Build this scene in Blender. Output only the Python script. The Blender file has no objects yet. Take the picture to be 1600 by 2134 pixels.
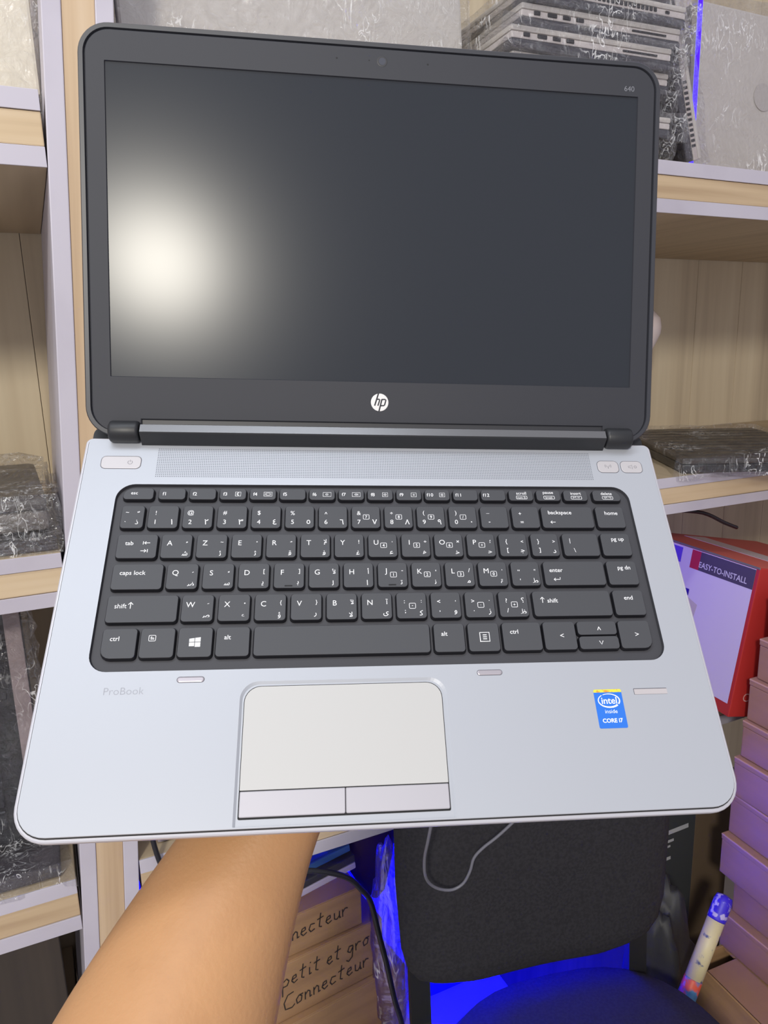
import bpy, bmesh, math, random
from mathutils import Matrix, Vector, noise, Euler

# ------------------------------------------------------------------ camera, world, lights, exposure
S = bpy.context.scene
COL = S.collection
CAMLOC = Vector((0, 0, 1.35))
cam = bpy.data.cameras.new('camera'); camo = bpy.data.objects.new('camera', cam); COL.objects.link(camo)
cam.sensor_fit = 'HORIZONTAL'; cam.sensor_width = 36.0; cam.lens = 35.8733
cam.shift_x = -0.04616; cam.shift_y = 0.0147
cam.clip_start = 0.02
_r, _u, _f = Vector((.89539, -.44491, -.01811)), Vector((.11859, .19907, .97278)), Vector((.42920, .87317, -.23100))
camo.matrix_world = Matrix(((_r.x, _u.x, -_f.x, CAMLOC.x), (_r.y, _u.y, -_f.y, CAMLOC.y), (_r.z, _u.z, -_f.z, CAMLOC.z), (0, 0, 0, 1)))
S.camera = camo

world = bpy.data.worlds.new('shop_air'); S.world = world; world.use_nodes = True
world.node_tree.nodes['Background'].inputs[0].default_value = (.80, .80, .90, 1)
world.node_tree.nodes['Background'].inputs[1].default_value = .80

def area_light(name, loc, target, power, color, sx, sy=None, shape='RECTANGLE', spread=math.pi):
    l = bpy.data.lights.new(name, 'AREA'); l.energy = power; l.color = color; l.shape = shape
    l.size = sx; l.size_y = sy or sx; l.spread = spread
    o = bpy.data.objects.new(name, l); COL.objects.link(o)
    o.location = loc
    o.rotation_euler = (Vector(target) - Vector(loc)).to_track_quat('-Z', 'Y').to_euler()
    return o
area_light('ceiling_bulb', (-1.21, -1.66, 2.45), (.2, .6, 1.2), 54, (1, .95, .84), .34, shape='DISK')
area_light('ceiling_tube', (-.42, .12, 2.50), (-.42, .12, 0), 10, (.86, .93, 1), 1.3, .16)
# blue strip lights fixed to the shelving
area_light('blue_strip_low', (.38, 1.10, .735), (.38, 1.22, .45), 52, (.0, .0, 1), .7, .03, spread=math.radians(130))
area_light('blue_strip_mid', (.62, .98, 1.10), (.88, .85, .9), .8, (.12, .03, 1), .4, .03)

S.view_settings.view_transform = 'Standard'; S.view_settings.look = 'None'
S.view_settings.gamma = 1; S.view_settings.exposure = -0.12; S.view_settings.use_curve_mapping = False

# ------------------------------------------------------------------ materials
def lin(c):
    return tuple((v / 12.92 if v <= .04045 else ((v + .055) / 1.055) ** 2.4) for v in (c[0] / 255, c[1] / 255, c[2] / 255)) + (1,)
MATS = {}
def mat(name, rgb, rough=.5, metal=0, spec=.5, emit=None, estr=0, bump=None, noise_mix=None, coat=0, sss=0):
    if name in MATS: return MATS[name]
    m = bpy.data.materials.new(name); m.use_nodes = True
    nt = m.node_tree; b = nt.nodes['Principled BSDF']
    b.inputs['Base Color'].default_value = lin(rgb); b.inputs['Roughness'].default_value = rough
    b.inputs['Metallic'].default_value = metal; b.inputs['Specular IOR Level'].default_value = spec
    b.inputs['Coat Weight'].default_value = coat
    if sss:
        b.inputs['Subsurface Weight'].default_value = sss
        b.inputs['Subsurface Radius'].default_value = (.012, .005, .003); b.inputs['Subsurface Scale'].default_value = 1
    if emit: b.inputs['Emission Color'].default_value = lin(emit); b.inputs['Emission Strength'].default_value = estr
    tc = nt.nodes.new('ShaderNodeTexCoord')
    if noise_mix:   # (other rgb, scale, (sx,sy,sz), lo, hi)
        c2, sc, st, lo, hi = noise_mix
        mp = nt.nodes.new('ShaderNodeMapping'); mp.inputs['Scale'].default_value = st
        nt.links.new(tc.outputs['Object'], mp.inputs[0])
        n = nt.nodes.new('ShaderNodeTexNoise'); n.inputs['Scale'].default_value = sc; n.inputs['Detail'].default_value = 5
        nt.links.new(mp.outputs[0], n.inputs['Vector'])
        r = nt.nodes.new('ShaderNodeValToRGB'); r.color_ramp.elements[0].position = lo; r.color_ramp.elements[1].position = hi
        r.color_ramp.elements[0].color = lin(rgb); r.color_ramp.elements[1].color = lin(c2)
        nt.links.new(n.outputs[0], r.inputs[0]); nt.links.new(r.outputs[0], b.inputs['Base Color'])
    if bump:        # (scale, strength, distance)
        n = nt.nodes.new('ShaderNodeTexNoise'); n.inputs['Scale'].default_value = bump[0]; n.inputs['Detail'].default_value = 3
        nt.links.new(tc.outputs['Object'], n.inputs['Vector'])
        bp = nt.nodes.new('ShaderNodeBump'); bp.inputs['Strength'].default_value = bump[1]; bp.inputs['Distance'].default_value = bump[2]
        nt.links.new(n.outputs[0], bp.inputs['Height']); nt.links.new(bp.outputs[0], b.inputs['Normal'])
    MATS[name] = m
    return m

def wood(name, c1, c2, c3, axis, rough=.55, scale=1.0):
    """grain running along the given object axis"""
    if name in MATS: return MATS[name]
    m = bpy.data.materials.new(name); m.use_nodes = True; nt = m.node_tree; b = nt.nodes['Principled BSDF']
    b.inputs['Roughness'].default_value = rough
    tc = nt.nodes.new('ShaderNodeTexCoord'); oi = nt.nodes.new('ShaderNodeObjectInfo')
    ad = nt.nodes.new('ShaderNodeVectorMath'); ad.operation = 'ADD'
    mu = nt.nodes.new('ShaderNodeVectorMath'); mu.operation = 'SCALE'; mu.inputs['Scale'].default_value = 7
    cb = nt.nodes.new('ShaderNodeCombineXYZ')
    for i in range(3): nt.links.new(oi.outputs['Random'], cb.inputs[i])
    nt.links.new(cb.outputs[0], mu.inputs[0]); nt.links.new(tc.outputs['Object'], ad.inputs[0]); nt.links.new(mu.outputs[0], ad.inputs[1])
    mp = nt.nodes.new('ShaderNodeMapping'); s = [26 * scale] * 3; s[axis] = 1.6 * scale; mp.inputs['Scale'].default_value = s
    nt.links.new(ad.outputs[0], mp.inputs[0])
    n1 = nt.nodes.new('ShaderNodeTexNoise'); n1.inputs['Scale'].default_value = 1; n1.inputs['Detail'].default_value = 4; n1.inputs['Distortion'].default_value = .6
    nt.links.new(mp.outputs[0], n1.inputs['Vector'])
    mp2 = nt.nodes.new('ShaderNodeMapping'); s2 = [130 * scale] * 3; s2[axis] = 4 * scale; mp2.inputs['Scale'].default_value = s2
    nt.links.new(ad.outputs[0], mp2.inputs[0])
    n2 = nt.nodes.new('ShaderNodeTexNoise'); n2.inputs['Scale'].default_value = 1; n2.inputs['Detail'].default_value = 3
    nt.links.new(mp2.outputs[0], n2.inputs['Vector'])
    mix = nt.nodes.new('ShaderNodeMath'); mix.operation = 'MULTIPLY_ADD'; mix.inputs[1].default_value = .35
    nt.links.new(n2.outputs[0], mix.inputs[0]); nt.links.new(n1.outputs[0], mix.inputs[2])
    r = nt.nodes.new('ShaderNodeValToRGB'); e = r.color_ramp.elements
    e[0].position = .42; e[0].color = lin(c1); e[1].position = .92; e[1].color = lin(c3)
    k = e.new(.66); k.color = lin(c2)
    nt.links.new(mix.outputs[0], r.inputs[0]); nt.links.new(r.outputs[0], b.inputs['Base Color'])
    MATS[name] = m
    return m

def film(name, tint=(255, 255, 255), base=.07, rough=.05, bscale=55, bstr=1.0, lo=.52, hi=.66):
    if name in MATS: return MATS[name]
    m = bpy.data.materials.new(name); m.use_nodes = True; nt = m.node_tree; nt.nodes.clear()
    out = nt.nodes.new('ShaderNodeOutputMaterial'); mx = nt.nodes.new('ShaderNodeMixShader')
    tr = nt.nodes.new('ShaderNodeBsdfTransparent'); tr.inputs[0].default_value = (.97, .97, .97, 1)
    gl = nt.nodes.new('ShaderNodeBsdfGlossy'); gl.inputs['Color'].default_value = lin(tint); gl.inputs['Roughness'].default_value = rough
    tc = nt.nodes.new('ShaderNodeTexCoord'); n = nt.nodes.new('ShaderNodeTexNoise')
    n.inputs['Scale'].default_value = bscale; n.inputs['Detail'].default_value = 4; n.inputs['Distortion'].default_value = 2.5
    nt.links.new(tc.outputs['Object'], n.inputs['Vector'])
    bp = nt.nodes.new('ShaderNodeBump'); bp.inputs['Strength'].default_value = bstr; bp.inputs['Distance'].default_value = .01
    nt.links.new(n.outputs[0], bp.inputs['Height']); nt.links.new(bp.outputs[0], gl.inputs['Normal'])
    lw = nt.nodes.new('ShaderNodeLayerWeight'); lw.inputs[0].default_value = .25
    nt.links.new(bp.outputs[0], lw.inputs['Normal'])
    ma = nt.nodes.new('ShaderNodeMath'); ma.operation = 'MULTIPLY_ADD'; ma.inputs[1].default_value = .30; ma.inputs[2].default_value = base; ma.use_clamp = True
    nt.links.new(lw.outputs['Fresnel'], ma.inputs[0]); nt.links.new(ma.outputs[0], mx.inputs[0])
    nt.links.new(tr.outputs[0], mx.inputs[1]); nt.links.new(gl.outputs[0], mx.inputs[2])
    # glints on the film's folds, painted as white diffuse lines
    mp = nt.nodes.new('ShaderNodeMapping'); mp.inputs['Scale'].default_value = (1.5, 1.5, .62); mp.inputs['Rotation'].default_value = (.2, .45, .1)
    nt.links.new(tc.outputs['Object'], mp.inputs[0])
    c1 = nt.nodes.new('ShaderNodeTexNoise'); c1.inputs['Scale'].default_value = bscale * .9; c1.inputs['Detail'].default_value = 2; c1.inputs['Distortion'].default_value = 1.2
    nt.links.new(mp.outputs[0], c1.inputs['Vector'])
    sb = nt.nodes.new('ShaderNodeMath'); sb.operation = 'SUBTRACT'; sb.inputs[1].default_value = .5; nt.links.new(c1.outputs[0], sb.inputs[0])
    ab = nt.nodes.new('ShaderNodeMath'); ab.operation = 'ABSOLUTE'; nt.links.new(sb.outputs[0], ab.inputs[0])
    rg = nt.nodes.new('ShaderNodeMapRange'); rg.inputs[1].default_value = .0; rg.inputs[2].default_value = .022; rg.inputs[3].default_value = 1; rg.inputs[4].default_value = 0
    nt.links.new(ab.outputs[0], rg.inputs[0])
    c2 = nt.nodes.new('ShaderNodeTexNoise'); c2.inputs['Scale'].default_value = 13; c2.inputs['Detail'].default_value = 1; nt.links.new(tc.outputs['Object'], c2.inputs['Vector'])
    r2 = nt.nodes.new('ShaderNodeMapRange'); r2.inputs[1].default_value = lo; r2.inputs[2].default_value = hi; r2.inputs[3].default_value = .0; r2.inputs[4].default_value = .75
    nt.links.new(c2.outputs[0], r2.inputs[0])
    mm_ = nt.nodes.new('ShaderNodeMath'); mm_.operation = 'MULTIPLY'; nt.links.new(rg.outputs[0], mm_.inputs[0]); nt.links.new(r2.outputs[0], mm_.inputs[1])
    df = nt.nodes.new('ShaderNodeBsdfDiffuse'); df.inputs[0].default_value = (.95, .95, .95, 1)
    mx2 = nt.nodes.new('ShaderNodeMixShader'); nt.links.new(mm_.outputs[0], mx2.inputs[0]); nt.links.new(mx.outputs[0], mx2.inputs[1]); nt.links.new(df.outputs[0], mx2.inputs[2])
    nt.links.new(mx2.outputs[0], out.inputs[0])
    MATS[name] = m
    return m

M_deck = mat('silver_paint', (174, 177, 184), .46, .25, .5, bump=(9000, .05, .0001))
M_pad = mat('touchpad_satin', (186, 185, 183), .5, .1)
M_btn = mat('button_satin', (190, 187, 192), .36, .45)
M_rim = mat('rim_silver', (190, 189, 196), .4, .2)
M_blk = mat('black_plastic', (34, 35, 38), .45)
M_bez = mat('bezel_plastic', (50, 51, 57), .58, 0, .34)
M_rimd = mat('lid_rim_plastic', (50, 51, 57), .42)
M_tray = mat('keyboard_tray', (58, 58, 63), .6)
M_key = mat('key_plastic', (66, 67, 71), .58)
M_side_shade = mat('key_side_shade', (26, 26, 31), .4)  # key sides are the same plastic; their shade is painted in as black
M_gap = mat('dark_gap', (16, 16, 19), .7)
M_leg = mat('legend_white', (232, 232, 234), .6)
M_scr = mat('matte_screen', (46, 49, 55), .215, 0, .21)
M_hole = mat('perforation_dark', (70, 74, 84), .7)
M_greyprint = mat('grey_print', (150, 152, 160), .6)
M_logo = mat('logo_silver', (214, 212, 212), .4, .2)
M_white = mat('white_laminate', (194, 189, 200), .5, noise_mix=((174, 168, 180), 5, (1, 1, 1), .45, .75))
M_pine_x = wood('pine_x', (178, 152, 120), (202, 178, 144), (216, 196, 166), 0)
M_pine_z = wood('pine_z', (176, 148, 118), (200, 174, 142), (214, 192, 164), 2)
M_panel_z = wood('wood_panel_z', (176, 160, 136), (202, 186, 158), (216, 202, 174), 2, .6, .5)
M_panel_y = wood('wood_panel_y', (156, 138, 114), (182, 164, 136), (200, 182, 154), 1, .6, .5)
M_card = mat('cardboard', (176, 138, 98), .8, noise_mix=((158, 122, 88), 9, (1, 1, 6), .4, .7))
M_card2 = mat('cardboard_pinkish', (164, 124, 106), .8, noise_mix=((150, 112, 94), 6, (1, 1, 4), .4, .7))
M_film = film('clear_film')
M_silverlid = mat('brushed_silver_lid', (206, 200, 194), .38, .2)
M_darkcase = mat('dark_case', (58, 56, 64), .5)
M_slot = mat('slot_dark', (34, 32, 36), .6)

# ------------------------------------------------------------------ mesh helpers
class MB:
    def __init__(s): s.v = []; s.f = []
    def add(s, vs, fs):
        o = len(s.v); s.v += [tuple(v) for v in vs]; s.f += [tuple(i + o for i in f) for f in fs]; return s
    def loft(s, loops, cap0=True, cap1=True, closed=True):
        n = len(loops[0]); o = len(s.v)
        for l in loops: s.v += [tuple(p) for p in l]
        for k in range(len(loops) - 1):
            a, b = o + k * n, o + (k + 1) * n
            for i in range(n if closed else n - 1):
                j = (i + 1) % n; s.f.append((a + i, a + j, b + j, b + i))
        if cap0: s.f.append(tuple(o + i for i in reversed(range(n))))
        if cap1: s.f.append(tuple(o + (len(loops) - 1) * n + i for i in range(n)))
        return s
    def box(s, x0, x1, y0, y1, z0, z1):
        return s.loft([[(x0, y0, z), (x1, y0, z), (x1, y1, z), (x0, y1, z)] for z in (z0, z1)])
    def tube(s, pts, r, n=8, cap=True):
        pts = [Vector(p) for p in pts]; loops = []
        up = Vector((0, 0, 1))
        for i, p in enumerate(pts):
            d = (pts[min(i + 1, len(pts) - 1)] - pts[max(i - 1, 0)]).normalized()
            a = d.cross(up)
            if a.length < 1e-4: a = d.cross(Vector((0, 1, 0)))
            a.normalize(); b = a.cross(d).normalized()
            rr = r[i] if isinstance(r, (list, tuple)) else r
            loops.append([p + a * (rr * math.cos(t * 2 * math.pi / n)) + b * (rr * math.sin(t * 2 * math.pi / n)) for t in range(n)])
        return s.loft(loops, cap, cap)
    def cable(s, pts, r, n=10, k=5):
        P = [Vector(p) for p in pts]; Q = []
        for i in range(len(P) - 1):
            a, b, c, d = P[max(i - 1, 0)], P[i], P[i + 1], P[min(i + 2, len(P) - 1)]
            for j in range(k):
                t = j / k
                Q.append(.5 * (2 * b + (c - a) * t + (2 * a - 5 * b + 4 * c - d) * t * t + (3 * b - a - 3 * c + d) * t ** 3))
        return s.tube(Q + [P[-1]], r, n)
    def ribbon(s, pts, w, z=0):
        """flat stroke in xy"""
        P = [Vector((p[0], p[1])) for p in pts]; L = []; R = []
        for i, p in enumerate(P):
            d = (P[min(i + 1, len(P) - 1)] - P[max(i - 1, 0)])
            d = d.normalized() if d.length > 1e-9 else Vector((1, 0))
            nn = Vector((-d.y, d.x)) * w / 2
            L.append((p.x + nn.x, p.y + nn.y, z)); R.append((p.x - nn.x, p.y - nn.y, z))
        o = len(s.v); s.v += L + R; k = len(P)
        for i in range(k - 1): s.f.append((o + i, o + k + i, o + k + i + 1, o + i + 1))
        return s
    def lathe(s, prof, n=24, cx=0, cy=0):
        loops = [[(cx + r * math.cos(2 * math.pi * i / n), cy + r * math.sin(2 * math.pi * i / n), z) for i in range(n)] for r, z in prof]
        return s.loft(loops)
    def text(s, body, size, cx, cy, z, bold=0, sx=1, rot=0, align='C'):
        vs, fs = text_geo(body, bold)
        if not vs: return s
        x0 = min(v[0] for v in vs); x1 = max(v[0] for v in vs); y0 = min(v[1] for v in vs); y1 = max(v[1] for v in vs)
        mx = (x0 + x1) / 2 if align == 'C' else x0; my = (y0 + y1) / 2
        c, q = math.cos(rot), math.sin(rot)
        out = []
        for v in vs:
            a, b = (v[0] - mx) * size * sx, (v[1] - my) * size
            out.append((cx + a * c - b * q, cy + a * q + b * c, z))
        return s.add(out, fs)
    def build(s, name, m, parent=None, smooth=False, scale=1.0, mw=None, recalc=True):
        me = bpy.data.meshes.new(name)
        me.from_pydata([(v[0] * scale, v[1] * scale, v[2] * scale) for v in s.v], [], s.f)
        if recalc:
            bm = bmesh.new(); bm.from_mesh(me); bmesh.ops.recalc_face_normals(bm, faces=bm.faces); bm.to_mesh(me); bm.free()
        if smooth: me.polygons.foreach_set('use_smooth', [True] * len(me.polygons))
        me.materials.append(m)
        return link(name, me, parent, mw)

def link(name, me, parent=None, mw=None):
    o = bpy.data.objects.new(name, me); COL.objects.link(o)
    if parent: o.parent = parent
    if mw is not None: o.matrix_local = mw
    return o

TXT = {}
def text_geo(body, bold=0):
    k = (body, bold)
    if k not in TXT:
        c = bpy.data.curves.new('t', 'FONT'); c.body = body; c.resolution_u = 3; c.offset = bold
        o = bpy.data.objects.new('t', c); COL.objects.link(o)
        me = o.to_mesh()
        TXT[k] = ([tuple(v.co) for v in me.vertices], [tuple(p.vertices) for p in me.polygons])
        o.to_mesh_clear(); bpy.data.objects.remove(o); bpy.data.curves.remove(c)
    return TXT[k]

def rrect(x0, x1, y0, y1, r, n=5):
    """corner order bl, br, tr, tl"""
    if not isinstance(r, (tuple, list)): r = (r,) * 4
    out = []
    for (cx, cy, a0), q in zip(((x0, y0, 180), (x1, y0, 270), (x1, y1, 0), (x0, y1, 90)), r):
        q = max(q, .001)
        ox = cx + q if cx == x0 else cx - q; oy = cy + q if cy == y0 else cy - q
        for i in range(n + 1):
            t = math.radians(a0 + 90 * i / n); out.append((ox + q * math.cos(t), oy + q * math.sin(t)))
    return out
def rr3(x0, x1, y0, y1, r, z, inset=0, n=5):
    if not isinstance(r, (tuple, list)): r = (r,) * 4
    return [(a, b, z) for a, b in rrect(x0 + inset, x1 - inset, y0 + inset, y1 - inset, [max(q - inset, .05) for q in r], n)]

def face_with_holes(outer, holes, z):
    bm = bmesh.new(); edges = []
    for loop in [outer] + holes:
        vs = [bm.verts.new((p[0], p[1], z)) for p in loop]
        for i in range(len(vs)): edges.append(bm.edges.new((vs[i], vs[(i + 1) % len(vs)])))
    bmesh.ops.triangle_fill(bm, use_beauty=True, use_dissolve=False, edges=edges)
    bm.verts.index_update()
    vs = [tuple(v.co) for v in bm.verts]; fs = [tuple(v.index for v in f.verts) for f in bm.faces]; bm.free()
    return vs, fs

def empty(name, label, cat, mw=None, group=None, loc=None):
    o = bpy.data.objects.new(name, None); COL.objects.link(o); o.empty_display_size = .02
    o['label'] = label; o['category'] = cat
    if group: o['group'] = group
    if mw is not None: o.matrix_world = mw
    if loc: o.location = loc
    return o
def tag(o, label, cat, group=None):
    o['label'] = label; o['category'] = cat
    if group: o['group'] = group
    return o
def struct(o): o['kind'] = 'structure'; return o

def bevbox(name, x0, x1, y0, y1, z0, z1, m, parent=None, bev=.002, seg=2, mw=None, smooth=True):
    bm = bmesh.new(); bmesh.ops.create_cube(bm, size=1)
    for v in bm.verts:
        v.co = ((x0 + x1) / 2 + v.co.x * (x1 - x0), (y0 + y1) / 2 + v.co.y * (y1 - y0), (z0 + z1) / 2 + v.co.z * (z1 - z0))
    if bev: bmesh.ops.bevel(bm, geom=list(bm.edges), offset=bev, segments=seg, affect='EDGES', profile=.6)
    me = bpy.data.meshes.new(name); bm.to_mesh(me); bm.free(); me.materials.append(m)
    return link(name, me, parent, mw)

def wrap(name, x0, x1, y0, y1, z0, z1, parent=None, amp=.004, cuts=9, seed=0, m=None, mw=None, freq=18, tails=()):
    """crumpled clear film bag around a box"""
    bm = bmesh.new(); bmesh.ops.create_cube(bm, size=1)
    bmesh.ops.subdivide_edges(bm, edges=list(bm.edges), cuts=cuts, use_grid_fill=True)
    off = Vector((seed * 3.1, seed * 1.7, seed))
    for v in bm.verts:
        p = Vector(((x0 + x1) / 2 + v.co.x * (x1 - x0), (y0 + y1) / 2 + v.co.y * (y1 - y0), (z0 + z1) / 2 + v.co.z * (z1 - z0)))
        d = Vector(v.co); k = sorted(abs(c) for c in d)[1]
        nrm = Vector((math.copysign(1, d.x) if abs(d.x) > .49 else 0, math.copysign(1, d.y) if abs(d.y) > .49 else 0, math.copysign(1, d.z) if abs(d.z) > .49 else 0))
        a = abs(noise.noise(p * freq + off)) * amp * (1.6 if k > .4 else 1.0)
        p += nrm * a
        v.co = p
    for (tx, ty, tz, rad, dx, dy, dz) in tails:
        for v in bm.verts:
            q = (v.co - Vector((tx, ty, tz))).length
            if q < rad:
                v.co += Vector((dx, dy, dz)) * (1 - q / rad)
    me = bpy.data.meshes.new(name); bm.to_mesh(me); bm.free(); me.materials.append(m or M_film)
    return link(name, me, parent, mw)

def rotz(a): return Matrix.Rotation(math.radians(a), 4, 'Z')
def T(x, y, z): return Matrix.Translation((x, y, z))

# ------------------------------------------------------------------ the room and the shelving
YF, YB = .78, 1.22
fl = MB().box(-2.2, 2.6, -2.4, 1.5, -.05, 0).build('floor', mat('floor_tile', (196, 190, 186), .5, noise_mix=((182, 176, 174), 4, (1, 1, 1), .4, .7)))
struct(fl)
wl = MB().box(-2.2, 2.6, 1.36, 1.46, 0, 2.7).build('wall_back', mat('wall_paint', (190, 186, 196), .8)); struct(wl)
wr = MB().box(2.2, 2.3, -2.4, 1.36, 0, 2.7).build('wall_right', MATS['wall_paint']); struct(wr)

shelf = empty('shelving_unit', 'wall-filling shelving unit of white laminate boards with raw pine battens in their edges', 'shelving', loc=(0, YF, 0))
INV = T(0, -YF, 0)
LEAN = math.degrees(math.atan(.0731))
XL = lambda z: -.0146 + .0731 * (z - .853)
def part(name, x0, x1, y0, y1, z0, z1, m, bev=.0012):
    o = bevbox(name, x0, x1, y0 - YF, y1 - YF, z0, z1, m, shelf, bev)
    return o
# upright between the bays, leaning a little to the right
POST = T(XL(0), 0, 0) @ Matrix.Rotation(math.atan(.0731), 4, 'Y')
for a, b, m, nm, y1 in ((0, .0155, M_white, 'upright_board', YB), (.0155, .042, M_pine_z, 'upright_batten', YF + .045), (.042, .057, M_white, 'upright_board', YB)):
    o = bevbox(nm, a, b, (0.0015 if 'batten' in nm else 0), y1 - YF, 0, 2.15, m, shelf, .001)
    o.matrix_local = POST
POSTR = T(1.75, 0, 0)
for a, b, m, nm, y1 in ((0, .0155, M_white, 'upright_board', YB), (.0155, .042, M_pine_z, 'upright_batten', YF + .045), (.042, .057, M_white, 'upright_board', YB)):
    bevbox(nm, a, b, (0.0015 if 'batten' in nm else 0), y1 - YF, 0, 2.15, m, shelf, .001, mw=POSTR)
SH = {'a': (1.502, 1.563), 'b': (1.109, 1.161), 'c': (.752, .812), 'd': (.33, .39)}
for k, (z0, z1) in SH.items():
    t = z1 - z0
    for x0, x1 in ((-.85, XL(z0) - .0005), (XL(z1) + .0578, 1.75)):
        if k == 'd' and x0 > 0: x1 = .40
        part('shelf_board', x0, x1, YF + .0021, YB, z1 - t * .27, z1, M_panel_y)
        part('edge_band', x0, x1, YF, YF + .002, z1 - t * .27, z1, M_white, .0004)
        part('edge_band', x0, x1, YF, YF + .002, z0, z0 + t * .27, M_white, .0004)
        part('shelf_batten', x0, x1, YF + .0015, YF + .045, z0 + t * .27 + .0003, z1 - t * .27 - .0003, M_pine_x)
        part('shelf_board', x0, x1, YF + .0021, YB, z0, z0 + t * .27, M_panel_y)
# back boards, vertical grain
x = -.86; i = 0
random.seed(4)
while x < 1.75:
    w = random.choice((.118, .126, .134)); i += 1
    part('back_board', x + .0003, min(x + w - .0003, 1.75), YB + .002, YB + .016 + .001 * (i % 2), 0, 2.15, M_panel_z, .001)
    x += w
part('light_baffle', .757, .772, YF + .002, YB, .0, .7515, wood('dark_wood_z', (46, 40, 36), (60, 52, 46), (72, 62, 54), 2, .6, .6))  # added baffle, keeps the blue light from spilling to the right
# dark brown boards set into the bottom left bay
for i in range(6):
    part('dark_back_board', -.80 + i * .125, -.8 + i * .125 + .1235, YF + .10, YF + .115, .3905, .7515, wood('dark_wood_z', (46, 40, 36), (60, 52, 46), (72, 62, 54), 2, .6, .6), .001)
# ------------------------------------------------------------------ the laptop
RL = ((.9402814, .2650989, -.2135260), (-.3373212, .6415146, -.6889655), (-.0456640, .7198483, .6926278))
OL = (.1244, .2821, 1.1352)
LM = Matrix(((*RL[0], OL[0]), (*RL[1], OL[1]), (*RL[2], OL[2]), (0, 0, 0, 1)))
lap = empty('laptop', 'open laptop with silver keyboard deck and black screen bezel held up on a hand', 'laptop', mw=LM)
MM = .001
LA = math.radians(35.0373); HY, HZ = 226.14, 6.0
# lid frame: x, h (up the lid), n (out of the screen)
LIDM = Matrix(((1, 0, 0, 0), (0, math.cos(LA), -math.sin(LA), HY * MM), (0, math.sin(LA), math.cos(LA), HZ * MM), (0, 0, 0, 1)))
def lp(mb, name, m, parent=lap, smooth=False, lid=False):
    return mb.build(name, m, parent, smooth, MM, LIDM if lid else None)

# base
RO = (16, 16, 4, 4)
def outl(ins, z): return rr3(-169.3, 169.3, -.6, 219, RO, z, ins, 8)
b = MB(); b.loft([outl(2.4, -1.5), outl(.9, -1.5), outl(.25, -1.9), outl(0, -2.8), outl(.15, -5.2), outl(.9, -6.6)], False, False)
lp(b, 'base_rim', M_rim, smooth=False)
b = MB(); b.loft([rr3(-166, 166, 5, 231, (14, 14, 8, 8), -24, 4, 8), rr3(-166, 166, 3, 231, (14, 14, 8, 8), -20, 1, 8), rr3(-167.5, 167.5, 1.5, 231, (14, 14, 6, 6), -6.0, 0, 8)])
lp(b, 'bottom_case', M_blk)
b = MB(); b.loft([outl(1.75, -1.55), outl(1.75, -1.1), outl(2.6, -1.1)], False, False); lp(b, 'deck_seam', M_gap)
# deck with openings
TR = (9, 9, 10, 10)
tray = rrect(-147.5, 147.5, 76.5, 186.1, TR, 8)
pad = rrect(-73.8, 28.0, 2.4, 70.0, (.3, .3, 9, 9), 8)
douter = outl(2.4, 0)
b = MB(); vs, fs = face_with_holes(douter, [tray, pad], 0); b.add(vs, fs)
b.loft([outl(2.25, -1.6), outl(2.2, -.3), douter], False, False)
b.loft([[(p[0], p[1], 0) for p in tray], [(p[0], p[1], -.6) for p in tray]], False, False)
pin = rrect(-72.6, 26.6, 2.4, 68.6, (.3, .3, 8.2, 8.2), 8)
b.loft([[(p[0], p[1], 0) for p in pad], [(p[0], p[1], -.8) for p in pin]], False, True)
lp(b, 'palm_rest', M_deck)
b = MB(); b.loft([rr3(-147.5, 147.5, 76.5, 186.1, TR, -.1, .06, 8), rr3(-147.5, 147.5, 76.5, 186.1, TR, -2.0, .5, 8)], False, True)
lp(b, 'keyboard_tray', M_tray)

# touchpad and its buttons on a dark gap
b = MB(); b.loft([rr3(-71.8, 25.6, 5.6, 67.8, (.8, .8, 8, 8), -.85, 0, 8), rr3(-71.8, 25.6, 5.6, 67.8, (.8, .8, 8, 8), -.62, 0, 8)]); lp(b, 'touchpad_gap', M_gap)
b = MB(); b.loft([rr3(-71.5, 25.3, 18.3, 67.5, (.4, .4, 7.8, 7.8), -.7, 0, 8), rr3(-71.5, 25.3, 18.3, 67.5, (.4, .4, 7.8, 7.8), -.5, 0, 8), rr3(-71.5, 25.3, 18.3, 67.5, (.4, .4, 7.8, 7.8), -.42, .12, 8)]); lp(b, 'touchpad', M_pad)
for x0, x1 in ((-71.3, -23.35), (-23.0, 25.15)):
    b = MB(); R = (.7, .7, .5, .5)
    L = [rr3(x0, x1, 6.4, 17.75, R, -.7, 0, 3), rr3(x0, x1, 6.4, 17.75, R, -.1, 0, 3)]
    for k in range(9):     # softly rounded front edge
        pass
    L += [rr3(x0, x1, 6.4, 17.75, R, .12, .35, 3)]
    b.loft(L); lp(b, 'touchpad_button', M_btn)

# speaker perforations
b = MB(); nx, ny = 246, 17
for i in range(nx):
    for j in range(ny):
        cx = -127.6 + 255.2 * i / (nx - 1); cy = 191.4 + 19.0 * j / (ny - 1)
        r = .30
        b.add([(cx + r * math.cos(t), cy + r * math.sin(t), .03) for t in (0, 1.047, 2.094, 3.1416, 4.189, 5.236)], [(0, 1, 2, 3, 4, 5)])
o = b.build('speaker_grille', M_hole, lap, False, MM, recalc=False); o['kind'] = 'stuff'

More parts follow.
